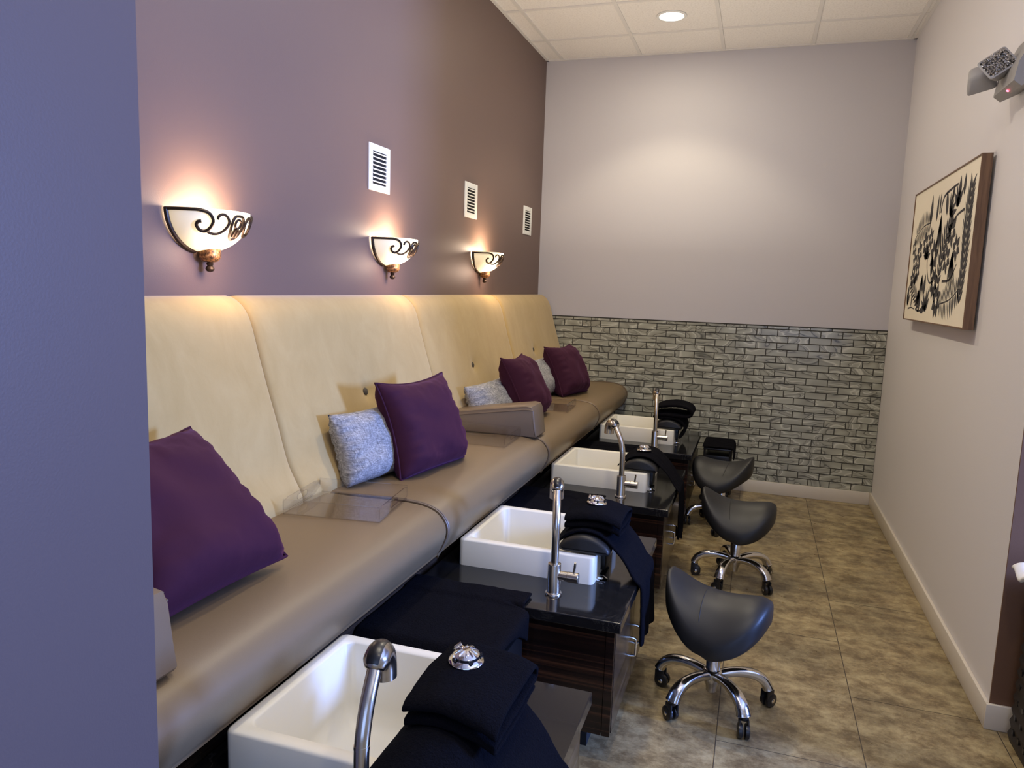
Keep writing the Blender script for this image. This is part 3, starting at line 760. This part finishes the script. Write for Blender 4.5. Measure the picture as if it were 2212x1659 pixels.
# ------------------------------------------------------------------ saddle stools
def stool(label, loc, rz, seat_rz, base_off):
    t = thing('saddle_stool', label, 'stool', loc, rz, 'black saddle stools on castors')
    L2, W2 = .190, .178
    def outline(a):
        c, s = math.cos(a), math.sin(a)
        # pommel toward -x is narrow, the rear is wide
        wid = W2*(1.04 if c > 0 else 1.0-.26*(-c)**1.5)
        return L2*math.copysign(abs(c)**.86, c), wid*math.copysign(abs(s)**.80, s)
    RR = Matrix.Rotation(seat_rz, 4, 'Z')
    def rise(x):
        u = x/L2
        return .058*abs(u)**2.4 if u < 0 else .050*u*u*(1-.75*u**3)
    def zl(x, y): return .436 - .118*abs(y/W2)**1.9 - .006*x/L2
    def zt(x, y): return zl(x, y)+rise(x)
    rings = []
    n = 56
    for r in (0.02, .12, .25, .4, .55, .7, .82, .91, .965): rings.append((r, 0, 0))
    V, F = [], []
    for r, _, _ in rings:
        for k in range(n):
            ox, oy = outline(2*PI*k/n); x, y = ox*r, oy*r
            V.append((x, y, zt(x, y)-.010*max(0, (r-.8)/.2)**2))
    for (r, dz, fl_) in ((.994, -.016, 0), (1.0, -.030, .12), (1.0, -.044, .35), (.985, -.058, .6), (.95, -.069, .8), (.88, -.077, .95), (.7, -.081, 1), (.4, -.082, 1), (.02, -.082, 1)):
        for k in range(n):
            ox, oy = outline(2*PI*k/n); x, y = ox*r, oy*r
            ex = .022*max(0, abs(ox)/L2-.45)/.55*max(0, 1-abs(oy)/W2*.6)*min(1, fl_*1.6)
            V.append((x, y, zl(x, y)+rise(ox)*(1-fl_)+dz-ex))
    m = len(V)//n
    for i in range(m-1):
        for k in range(n): F.append((i*n+k, i*n+(k+1) % n, (i+1)*n+(k+1) % n, (i+1)*n+k))
    F.append(tuple(range(n))); F.append(tuple((m-1)*n+k for k in range(n)))
    st = mesh_obj('seat', [RR @ Vector(v) for v in V], F, M['vinyl'], t)
    pts = []
    for q in range(-20, 21):
        w = q/20; y = w*W2*.93; x = -.040+.02*(abs(w)**2)
        ox = x
        pts.append(RR @ Vector((ox, y*(.93), zt(ox, y*.93)-.0005-(.012*max(0, abs(w)-.85)/.15))))
    MB().tube(pts, .0016, 6).build('seam', M['stitch'], st)
    MB().lathe([(0, .325), (.055, .325), (.06, .33), (.055, .345), (.02, .352), (.0, .352)], 24).build('seat_plate', M['black_plastic'], t)
    MB().lathe([(0, .10), (.026, .10), (.026, .235), (.024, .238), (.0145, .239), (.0145, .33), (0, .33)], 28).build('gas_lift', M['alu'], t)
    lv = MB().tube([(.02, -.03, .325), (.05, -.10, .315), (.052, -.118, .305)], .005, 8)
    lv.build('lever', M['chrome'], t)
    MB().tube([(.052, -.110, .318), (.053, -.120, .285), (.053, -.121, .258), (.053, -.1215, .25)], [.006, .012, .012, .007], 12).build('lever_grip', M['black_plastic'], t)
    MB().lathe([(0, .055), (.02, .055), (.022, .075), (.03, .09), (.037, .115), (.037, .130), (.030, .138), (.026, .14), (0, .14)], 28).build('hub', M['alu'], t)
    for q in range(5):
        a = base_off+2*PI*q/5; ca, sa = math.cos(a), math.sin(a)
        arc = spline([(.02, 0, .118), (.06, 0, .128), (.11, 0, .131), (.155, 0, .124), (.188, 0, .105), (.203, 0, .083), (.207, 0, .074)], 5)
        V, F = [], []; mm = len(arc)
        for i, p in enumerate(arc):
            f = i/(mm-1); tg = (arc[min(i+1, mm-1)]-arc[max(i-1, 0)]).normalized(); nr = Vector((-tg.z, 0, tg.x))
            wd = .019+.008*max(0, f-.3)/.7; hh = .015+.005*f
            for k in range(12):
                an = 2*PI*k/12; ex = math.copysign(abs(math.cos(an))**.7, math.cos(an)); ez = math.copysign(abs(math.sin(an))**.7, math.sin(an))
                P = p + Vector((0, 1, 0))*wd*ex + nr*hh*ez
                V.append((P.x*ca-P.y*sa, P.x*sa+P.y*ca, P.z))
        for i in range(mm-1):
            for k in range(12): F.append((i*12+k, i*12+(k+1) % 12, (i+1)*12+(k+1) % 12, (i+1)*12+k))
        F.append(tuple(range(12))); F.append(tuple((mm-1)*12+k for k in range(12)))
        arm = mesh_obj('leg', V, F, M['alu'], t, sharp=50)
        R2 = Matrix.Translation((.207*ca, .207*sa, 0)) @ Matrix.Rotation(a+q*1.3+.6, 4, 'Z')
        cf = MB()
        cf.lathe([(0, .062), (.014, .062), (.016, .066), (.016, .078), (0, .08)], 16, R2)
        Vb = []
        for s in (-1, 1):
            pts = []
            cf.box((-.016, s*.014-.003, .022), (.020, s*.014+.003, .068), .002, 2)
        bmv = cf.bm
        bmv.verts.ensure_lookup_table()
        for v in bmv.verts[-(len(bmv.verts)-80):]: v.co = R2 @ v.co
        cs = cf.build('caster', M['black_plastic'], arm)
        for s in (-1, 1):
            MB().lathe([(0, -.0085), (.020, -.0085), (.0255, -.006), (.0265, 0), (.0255, .006), (.020, .0085), (0, .0085)], 26, R2 @ Matrix.Translation((.010, s*.012, .0265)) @ Matrix.Rotation(PI/2, 4, 'X')).build('wheel', M['black_plastic'], arm)
        for s in (-1, 1):
            MB().lathe([(0, -.002), (.007, -.002), (.008, 0), (.005, .002), (0, .0025)], 14, R2 @ Matrix.Translation((.010, s*.0215, .0265)) @ Matrix.Rotation(-s*PI/2, 4, 'X')).build('hub_cap', M['chrome'], arm)
    return t
stool('black saddle stool closest to the camera, seat nearly facing the cabinets', (1.668, -3.21, 0), 0, math.radians(-14), math.radians(17))
stool('black saddle stool in the middle of the row, between the two others', (1.708, -1.925, 0), 0, math.radians(-6), math.radians(35))
stool('black saddle stool farthest from the camera, half in front of the tool cart', (1.588, -1.0, 0), 0, math.radians(172), math.radians(-20))

# ------------------------------------------------------------------ tool cart with towel
ct = thing('tool_cart', 'small black rolling cart under a black towel by the tiled wall', 'cart', (1.525, -.27, 0), 0)
MB().box((-.10, -.17, .385), (.10, .17, .40), .005).build('cart_top', M['black_plastic'], ct)
MB().box((-.095, -.165, .055), (.095, .165, .07), .005).build('cart_shelf', M['black_plastic'], ct)
for z0 in (.10, .235):
    d = MB().box((-.09, -.16, z0), (.09, .155, z0+.11), .006).build('drawer', M['black_plastic'], ct)
    MB().box((-.06, -.172, z0+.06), (.06, -.16, z0+.085), .004).build('drawer_pull', M['black_plastic'], d)
for sx in (-1, 1):
    for sy in (-1, 1):
        MB().tube([(sx*.09, sy*.158, .05), (sx*.09, sy*.158, .39)], .008, 10).build('post', M['black_plastic'], ct)
        w = MB().lathe([(0, -.008), (.020, -.008), (.024, 0), (.020, .008), (0, .008)], 20, Matrix.Translation((sx*.085, sy*.15, .0245)) @ Matrix.Rotation(PI/2, 4, 'X'))
        w.tube([(sx*.085, sy*.15, .045), (sx*.085, sy*.15, .06)], .007, 8)
        w.build('caster', M['black_plastic'], ct)
cc = resample(spline([(1.418, .408, 0), (1.45, .411, 0), (1.60, .411, 0), (1.630, .405, 0), (1.640, .385, 0), (1.642, .34, 0), (1.642, .325, 0)], 8), 40)
def fnc(u, v):
    i = u*39; a = int(i); q = cc[a].lerp(cc[min(a+1, 39)], i-a)
    return (q.x+.003*noise.noise(Vector((v*6, u*4, 1))), -.45+.36*v, q.y+.003*noise.noise(Vector((q.x*20, v*7, 3))))
tag(cloth('cart_towel', fnc, 40, 26, M['towel_black'], .008), 'black towel laid over the small rolling cart by the tiled wall', 'towel')

# ------------------------------------------------------------------ wall sconces
def sconce(label, loc):
    t = thing('wall_sconce', label, 'wall lamp', loc, 0, 'half-bowl wall sconces above the bench')
    A, D, HT = .155, .145, .128      # half width, depth, height of the bowl
    def S(phi, q, o=0):
        r = math.sqrt(max(0, 1-.955*q*q))
        rr = r + o/A
        return Vector((D*rr*math.cos(phi)+.006, A*rr*math.sin(phi), -HT*q))
    n, mq = 40, 18
    V, F = [], []
    for i in range(n+1):
        for j in range(mq+1): V.append(S(-PI/2+PI*i/n, j/mq))
    for i in range(n):
        for j in range(mq):
            a = i*(mq+1)+j; F.append((a, a+1, a+mq+2, a+mq+1))
    o = mesh_obj('glass_shade', V, F, M['shade'], t)
    so = o.modifiers.new('thick', 'SOLIDIFY'); so.thickness = .004
    fr = MB()
    def surf(pts, r, off=.004):
        sp = spline([(a, b, 0) for a, b in pts], 8)
        fr.tube([S(p.x, p.y, off) for p in sp], r, 8)
    for s in (-1, 1):
        surf([(s*1.53, .02), (s*1.53, .25), (s*1.53, .5), (s*1.53, .75), (s*1.53, .9), (s*1.53, 1.0)], .0075, .003)
        surf([(s*1.55, .045), (s*1.3, .05), (s*1.05, .05), (s*.85, .055), (s*.68, .12), (s*.60, .28), (s*.64, .44), (s*.74, .53), (s*.86, .52), (s*.93, .42), (s*.90, .33), (s*.83, .31)], .0052)
        surf([(s*.74, .52), (s*.62, .58), (s*.46, .58), (s*.32, .48), (s*.25, .32), (s*.30, .18), (s*.40, .12), (s*.49, .17), (s*.50, .25)], .0044)
        surf([(s*.0, .12), (s*.10, .14), (s*.16, .25), (s*.17, .42), (s*.13, .60), (s*.05, .68), (s*.0, .69)], .0046)
        surf([(s*.0, .20), (s*.07, .26), (s*.075, .36), (s*.03, .42), (s*.0, .42)], .004)
        surf([(s*.05, .44), (s*.06, .62)], .0055, .006)
    fr.build('scroll_frame', M['bronze'], t)
    Mx = Matrix.Translation((.036, 0, -HT+.002)) @ Matrix.Scale(1.0, 4)
    cap = MB().lathe([(0, .012), (.030, .012), (.0335, .006), (.034, -.012), (.032, -.022), (.025, -.031), (.013, -.035), (0, -.036)], 28, Mx)
    cap.build('end_cap', M['copper'], t)
    MB().lathe([(0, -.034), (.008, -.035), (.012, -.040), (.008, -.046), (.0125, -.051), (.014, -.057), (.010, -.064), (0, -.067)], 20, Mx).build('finial', M['bronze'], t)
    MB().box((0, -.06, -.12), (.008, .06, -.02), .003).build('wall_plate', M['bronze'], t)
    MB().lathe([(0, 0), (.012, 0), (.024, .022), (.026, .04), (.018, .058), (0, .064)], 20, Matrix.Translation((.060, 0, -.095))).build('bulb', M['lampb'], t)
    return t


sl = ['lit half-bowl wall sconce nearest the camera, largest of the three', 'lit half-bowl wall sconce below the largest vent', 'lit half-bowl wall sconce farthest away, next to the back wall']
SC = [(0, -3.915, 1.722), (0, -2.645, 1.722), (0, -1.365, 1.722)]
S0 = sconce(sl[0], SC[0])
for k in (1, 2): dup(S0, SC[k], sl[k])

# ------------------------------------------------------------------ air vents
def vent(label, loc):
    t = thing('air_vent', label, 'vent', loc, 0, 'white vents on the purple wall')
    w, h = .102, .105
    iw, ih = .066, .074
    f = MB()
    for lo, hi in (((0, -w, -h), (.007, -iw, h)), ((0, iw, -h), (.007, w, h)), ((0, -iw, -h), (.007, iw, -ih)), ((0, -iw, ih), (.007, iw, h))):
        f.box(lo, hi, .0015)
    f.build('frame', M['white_metal'], t)
    MB().box((0, -iw, -ih), (.0015, iw, ih)).build('duct', M['dark'], t, smooth=False)
    for k in range(8):
        z = -ih+.012+k*.0182
        MB().box((.001, -iw, z-.001), (.013, iw, z+.001), 0, 2, Matrix.Rotation(math.radians(38), 3, 'Y')).build('slat', M['white_metal'], t, smooth=False)
    s = MB()
    for sy in (-1, 1):
        s.lathe([(0, 0), (.004, 0), (.003, .002), (0, .0025)], 12, Matrix.Translation((.007, sy*.083, -.005)) @ Matrix.Rotation(PI/2, 4, 'Y'))
    s.build('screws', M['white_metal'], t)
    return t
vl = ['white louvered vent nearest the camera on the purple wall', 'white louvered vent in the middle of the three', 'white louvered vent closest to the back corner']
V0 = vent(vl[0], (.0, -2.728, 2.037))
dup(V0, (0, -1.558, 2.027), vl[1]); dup(V0, (0, -.377, 2.012), vl[2])

# ------------------------------------------------------------------ ceiling downlight
dl = thing('ceiling_light', 'round recessed downlight in the white ceiling', 'ceiling light', (1.057, -.775, H))
MB().lathe([(.076, -.0005), (.096, -.0005), (.098, -.003), (.095, -.007), (.080, -.008), (.076, -.004)], 40).build('trim_ring', M['white_metal'], dl)
MB().lathe([(0, -.004), (.076, -.004), (.076, -.001), (0, -.001)], 40).build('lens', M['lamp'], dl)

# ------------------------------------------------------------------ framed botanical print
px0, px1, pz0, pz1 = -2.275, -.865, 1.398, 2.135
pc = thing('framed_print', 'framed black and cream botanical print in a walnut frame on the right wall', 'picture', (W, (px0+px1)/2, (pz0+pz1)/2))
hw, hh = (px1-px0)/2, (pz1-pz0)/2
f = MB()
for lo, hi in (((-.054, -hw, -hh), (-.012, -hw+.007, hh)), ((-.054, hw-.007, -hh), (-.012, hw, hh)), ((-.054, -hw+.007, -hh), (-.012, hw-.007, -hh+.007)), ((-.054, -hw+.007, hh-.007), (-.012, hw-.007, hh))):
    f.box(lo, hi, .001)
f.build('frame', M['walnut'], pc, smooth=False)
MB().box((-.049, -hw+.006, -hh+.006), (-.020, hw-.006, hh-.006)).build('canvas', M['canvas'], pc, smooth=False)
MB().box((-.014, -hw*.7, -hh*.7), (-.0005, hw*.7, hh*.7)).build('backing', M['dark'], pc, smooth=False)
# the print: flat leaf, petal and frond shapes as seen from the room (s runs from near to far edge mirrored to the viewer's left)
inkv, inkf = [], []
XI = -.0496
def poly(pts):
    b0 = len(inkv)
    for (a, b) in pts: inkv.append((XI, a*hw, b*hh))
    inkf.append(tuple(range(b0, b0+len(pts))))
asp = hh/hw
def leaf(cx, cy, ang, ln, wd, n=7):
    """pointed leaf starting at cx,cy ; lengths in units of half height"""
    A, B = [], []
    for i in range(n+1):
        t_ = i/n; w_ = wd*1.15*math.sin(PI*t_**.8)
        x = t_*ln*1.1; A.append((x, w_)); B.append((x, -w_))
    pts = A + B[::-1][1:-1]
    ca, sa = math.cos(ang), math.sin(ang)
    poly([(cx+(p[0]*ca-p[1]*sa)*asp, cy+p[0]*sa+p[1]*ca) for p in pts])
def stroke(pts, w):
    sp = spline([(a, b, 0) for a, b in pts], 6); L, R_ = [], []
    for i, p in enumerate(sp):
        d = (sp[min(i+1, len(sp)-1)]-sp[max(i-1, 0)]); d = Vector((d.x/asp, d.y, 0)); d.normalize()
        ww = w*1.15*(1-.5*i/len(sp)); L.append((p.x-d.y*ww*asp, p.y+d.x*ww)); R_.append((p.x+d.y*ww*asp, p.y-d.x*ww))
    for i in range(len(sp)-1): poly([L[i], L[i+1], R_[i+1], R_[i]])
def frond(pts, ln, wd, n, spread=.9, w=.010, sides=(1, -1)):
    sp = resample(spline([(a/asp, b, 0) for a, b in pts], 8), n+1)
    stroke(pts, w)
    for i in range(n):
        d = sp[i+1]-sp[i]; an = math.atan2(d.y, d.x); l_ = ln*(.55+.45*math.sin(PI*(i+1)/(n+1)))
        for s in sides: leaf(sp[i].x*asp, sp[i].y, an+s*spread, l_, wd)
def fan(cx, cy, a0, a1, n, ln, wd):
    for i in range(n): leaf(cx, cy, a0+(a1-a0)*i/(n-1), ln*(.85+.15*math.sin(i*2.1)), wd)
def flower(cx, cy, r, n=6):
    for i in range(n):
        a = 2*PI*i/n+.3; leaf(cx+math.cos(a)*r*.22*asp, cy+math.sin(a)*r*.22, a, r*.85, r*.26)
# viewer sees the near edge (-y) at right: use a = -1 at right, +1 at left
frond([(-.80, -.70), (-.82, -.2), (-.80, .3), (-.83, .74)], .32, .027, 15, .62)
frond([(-.28, -.72), (-.55, -.66), (-.78, -.52)], .24, .018, 13, 1.35)
fan(-.50, -.05, -PI*.5-.55, -PI*.5+.45, 12, .48, .016)
flower(-.42, .22, .20, 6); flower(-.58, -.02, .17, 6); flower(-.34, -.14, .18, 6)
frond([(-.16, -.45), (-.18, -.1), (-.26, .2), (-.40, .36)], .24, .035, 9, .8)
fan(-.30, .42, PI*.45, PI*.95, 5, .34, .040)
fan(-.50, .50, PI*.25, PI*.75, 5, .30, .040)
stroke([(-.70, .44), (-.52, .40), (-.40, .30), (-.34, .1)], .016)
stroke([(-.28, -.42), (-.50, -.40), (-.64, -.22)], .016)
fan(-.05, .50, -PI*.5-.35, -PI*.5+.35, 9, .62, .018)
stroke([(-.02, .52), (-.08, .72), (-.30, .78), (-.46, .80)], .022)
leaf(-.22, .45, PI*.40, .34, .06); leaf(-.34, .62, PI*.6, .18, .05); leaf(.10, .42, PI*.52, .34, .05); leaf(.30, .40, PI*.5, .40, .075)
leaf(.02, .50, PI*.5, .28, .035); leaf(-.52, .62, PI*.5, .24, .06); leaf(-.64, .62, PI*.5, .24, .05)
frond([(.30, .44), (.55, .42), (.82, .30)], .22, .018, 13, 1.3)
flower(.40, .14, .17); flower(.60, .04, .17); flower(.22, .20, .15); flower(.75, -.10, .16); flower(.62, -.24, .15); flower(.80, -.36, .14); flower(.83, .14, .14)
fan(.32, -.08, PI*.1, PI*.9, 8, .24, .030)
stroke([(.30, .10), (.26, -.2), (.14, -.42), (-.02, -.40)], .018)
fan(.40, -.30, -PI*.5-.5, -PI*.5+.5, 9, .34, .016)
flower(.06, -.05, .22, 7); leaf(.10, -.36, PI*.5, .34, .06)
flower(-.02, -.44, .20, 8); flower(-.16, -.68, .22, 8)
fan(.48, -.52, -PI*.5-.8, -PI*.5+.7, 11, .32, .020)
frond([(.40, -.82), (.60, -.62), (.84, -.44)], .20, .020, 9, .7)
fan(.18, -.84, PI*.15, PI*.75, 6, .38, .035)
leaf(.22, -.80, -.15, .28, .05); leaf(.30, -.62, PI*.55, .30, .07)
fan(.90, -.78, PI*.35, PI*.7, 4, .28, .03); leaf(.92, -.66, PI*.6, .22, .04); leaf(.74, -.80, PI*.5, .22, .03)
fan(.68, -.46, PI*.3, PI*.7, 5, .24, .022); stroke([(.86, -.82), (.72, -.80), (.60, -.82)], .012); stroke([(.55, -.82), (.40, -.84), (.32, -.80)], .014)
mesh_obj('printed_leaves', inkv, inkf, M['ink'], pc, smooth=False)

# ------------------------------------------------------------------ emergency light
el = thing('emergency_light', 'grey twin-head emergency light with a red indicator high on the right wall', 'emergency light', (W, -2.60, 2.395))
def prism(P, y0, y1):
    n = len(P); V = [(p[0], y0, p[1]) for p in P]+[(p[0], y1, p[1]) for p in P]
    return V, [tuple(range(n)), tuple(range(n, 2*n))]+[(i, (i+1) % n, n+(i+1) % n, n+i) for i in range(n)]
v, f = prism([(.003, .10), (-.018, .10), (-.075, -.02), (-.085, -.085), (-.06, -.105), (.003, -.075)], -.125, .125)
mesh_obj('housing', v, f, M['housing'], el, smooth=False)
def head(c, rx, ry, rz, nm):
    Rm = Matrix.Translation(c) @ Euler((rx, ry, rz)).to_matrix().to_4x4() @ Matrix.Rotation(nm, 4, 'Z')
    V, F = [], []
    def ring(s, z, rad):
        out = []
        for (cx, cy, q) in ((s-rad, s-rad, 0), (-s+rad, s-rad, 1), (-s+rad, -s+rad, 2), (s-rad, -s+rad, 3)):
            for i in range(5):
                an = PI/2*(q+i/4); out.append(Rm @ Vector((cx+rad*math.cos(an), cy+rad*math.sin(an), z)))
        return out
    for s, z, r in ((.022, -.05, .015), (.034, -.04, .016), (.050, .0, .014), (.052, .012, .012), (.049, .014, .012)): V += ring(s, z, r)
    for i in range(4):
        for k in range(20): F.append((i*20+k, i*20+(k+1) % 20, (i+1)*20+(k+1) % 20, (i+1)*20+k))
    F.append(tuple(range(20))); F.append(tuple(80+k for k in range(20)))
    h = mesh_obj('lamp_head', V, F, M['housing'], el, sharp=40)
    V = ring(.046, .0145, .011)
    mesh_obj('reflector', V, [tuple(range(20))], M['reflector'], h, smooth=False)
    g = MB()
    for k in range(-2, 3):
        g.tube([Rm @ Vector((k*.018, -.042, .016)), Rm @ Vector((k*.018, .042, .016))], .003, 6)
    g.build('lens_ribs', M['reflector'], h)
head(Vector((-.105, .02, .008)), math.radians(66), 0, math.radians(-28), math.radians(38))
head(Vector((-.125, .155, -.01)), math.radians(118), math.radians(10), math.radians(150), 0)
MB().lathe([(0, 0), (.005, 0), (.0045, .003), (0, .004)], 12, Matrix.Translation((-.074, -.02, -.0965)) @ Matrix.Rotation(PI+.5, 4, 'Y')).build('indicator', M['led'], el)

# ------------------------------------------------------------------ hamper at the right edge
hx, hy = 2.905, -3.262
hm = thing('wicker_hamper', 'dark woven wicker hamper at the right edge of the picture', 'hamper', (hx, hy, 0))
V, F = [], []
def hr(s, z, r=.03, sy=None):
    sy = sy or s; out = []
    for (cx, cy, q) in ((s-r, sy-r, 0), (-s+r, sy-r, 1), (-s+r, -sy+r, 2), (s-r, -sy+r, 3)):
        for i in range(5):
            an = PI/2*(q+i/4); out.append((cx+r*math.cos(an), cy+r*math.sin(an), z))
    return out
rings = []
nz = 26
for i in range(nz+1):
    z = .60*i/nz; s = .232-.010*i/nz + (.004 if i % 2 else -.002); rings.append(hr(s, z))
for r in rings: V += r
for i in range(nz):
    for k in range(20): F.append((i*20+k, i*20+(k+1) % 20, (i+1)*20+(k+1) % 20, (i+1)*20+k))
F.append(tuple(range(20)))
o = mesh_obj('basket', V, F, M['wicker'], hm, sharp=20)
hl = MB()
for i in range(10):
    z = .05+i*.055; s = .232-.010*z/.6
    for j in range(7):
        q = -.165+j*.055
        hl.box((-s-.0045, q-.007, z-.009), (-s+.003, q+.007, z+.009)); hl.box((q-.007, -s-.0045, z-.009), (q+.007, -s+.003, z+.009)); hl.box((q-.007, s-.003, z-.009), (q+.007, s+.0045, z+.009))
hl.build('weave_openings', M['black_plastic'], hm, smooth=False)
MB().box((-.226, -.226, .60), (.226, .226, .625), .008).build('lid', M['wicker'], hm)
def fnh(u, v):
    a = spline([(0, .640, 0), (-.15, .641, 0), (-.235, .642, 0), (-.275, .640, 0), (-.296, .622, 0)], 6); a = resample(a, 21)
    q = a[int(u*20)]
    return (hx+q.x, hy+.02+.16*v, q.y+.012*math.sin(v*9)*u)
tag(cloth('white_cloth', fnh, 21, 18, M['white_cloth'], .014), 'crumpled white cloth on the dark hamper at the right edge', 'cloth')

# ------------------------------------------------------------------ light
def lamp(name, kind, loc, energy, col, rot=(0, 0, 0), **kw):
    d = bpy.data.lights.new(name, kind); d.energy = energy; d.color = col
    for k, v in kw.items(): setattr(d, k, v)
    o = bpy.data.objects.new(name, d); C.objects.link(o); o.location = loc; o.rotation_euler = rot
    return o
for k, c in enumerate(SC):
    lamp('sconce_bulb', 'POINT', (c[0]+.075, c[1], c[2]-.012), 6.2, (1, .76, .55), shadow_soft_size=.04)
    lamp('bowl_glow', 'POINT', (c[0]+.135, c[1], c[2]-.125), 2.4, (1, .72, .54), shadow_soft_size=.05)
for (x, y) in ((1.057, -.775), (1.057, -2.6), (1.057, -4.4)):
    lamp('downlight_beam', 'SPOT', (x, y, H-.02), 37 if y > -1 else (40 if y > -3 else 26), (1, .87, .62), spot_size=math.radians(113), spot_blend=.38, shadow_soft_size=.06)
lamp('downlight_beam', 'SPOT', (2.2, -5.4, H-.02), 45, (1, .86, .62), spot_size=math.radians(120), spot_blend=.6, shadow_soft_size=.08)
def aim(o, tgt):
    d = Vector(tgt)-o.location; o.rotation_euler = d.to_track_quat('-Z', 'Y').to_euler()
w1 = lamp('window_light', 'AREA', (5.7, -3.85, 1.75), 400, (.21, .37, 1.0), shape='RECTANGLE', size=.7, size_y=.8)
aim(w1, (.3, -3.7, 1.1))
w2 = lamp('shopfront_light', 'AREA', (2.9, -8.7, 1.6), 40, (.30, .48, 1.0), shape='RECTANGLE', size=3.0, size_y=2.2)
aim(w2, (1.2, -3.5, .8))
wd = bpy.data.worlds.new('world'); bpy.context.scene.world = wd; wd.use_nodes = True
bg = wd.node_tree.nodes['Background']; bg.inputs['Color'].default_value = (.80, .78, .86, 1); bg.inputs['Strength'].default_value = .3
lamp('fill_uplight', 'AREA', (1.1, -2.3, 1.80), 18, (1, .93, .82), rot=(PI, 0, 0), shape='RECTANGLE', size=1.3, size_y=3.6)  # added unseen fill facing up, lifts the ceiling and upper walls; no cove
for (x, y) in ((1.057, -.775), (1.057, -2.6), (1.6, -4.4)):
    lamp('downlight_glow', 'AREA', (x, y, H-.02), 7 if y > -1 else 13, (1, .89, .68), shape='DISK', size=.15)
lamp('front_fill', 'AREA', (4.2, -6.2, 2.3), 35, (.9, .90, 1), rot=(PI, 0, 0), shape='RECTANGLE', size=2.5, size_y=2.5)  # added fill out of view, bounces extra ambient off the front ceiling

# ------------------------------------------------------------------ camera
cd = bpy.data.cameras.new('camera'); cam = bpy.data.objects.new('camera', cd); C.objects.link(cam)
cd.sensor_fit = 'HORIZONTAL'; cd.sensor_width = 36; cd.lens = 1607.0003/2212*36
cam.location = (1.7299, -5.9212, 1.5217); cam.rotation_euler = (1.4385, -.0343, .3192)
cd.clip_start = .02
sc = bpy.context.scene; sc.camera = cam
sc.view_settings.view_transform = 'Standard'; sc.view_settings.look = 'None'; sc.view_settings.exposure = 0
sc.cycles.use_denoising = True; sc.cycles.max_bounces = 10; sc.cycles.transparent_max_bounces = 12; sc.cycles.transmission_bounces = 10
sc.cycles.sample_clamp_indirect = 6
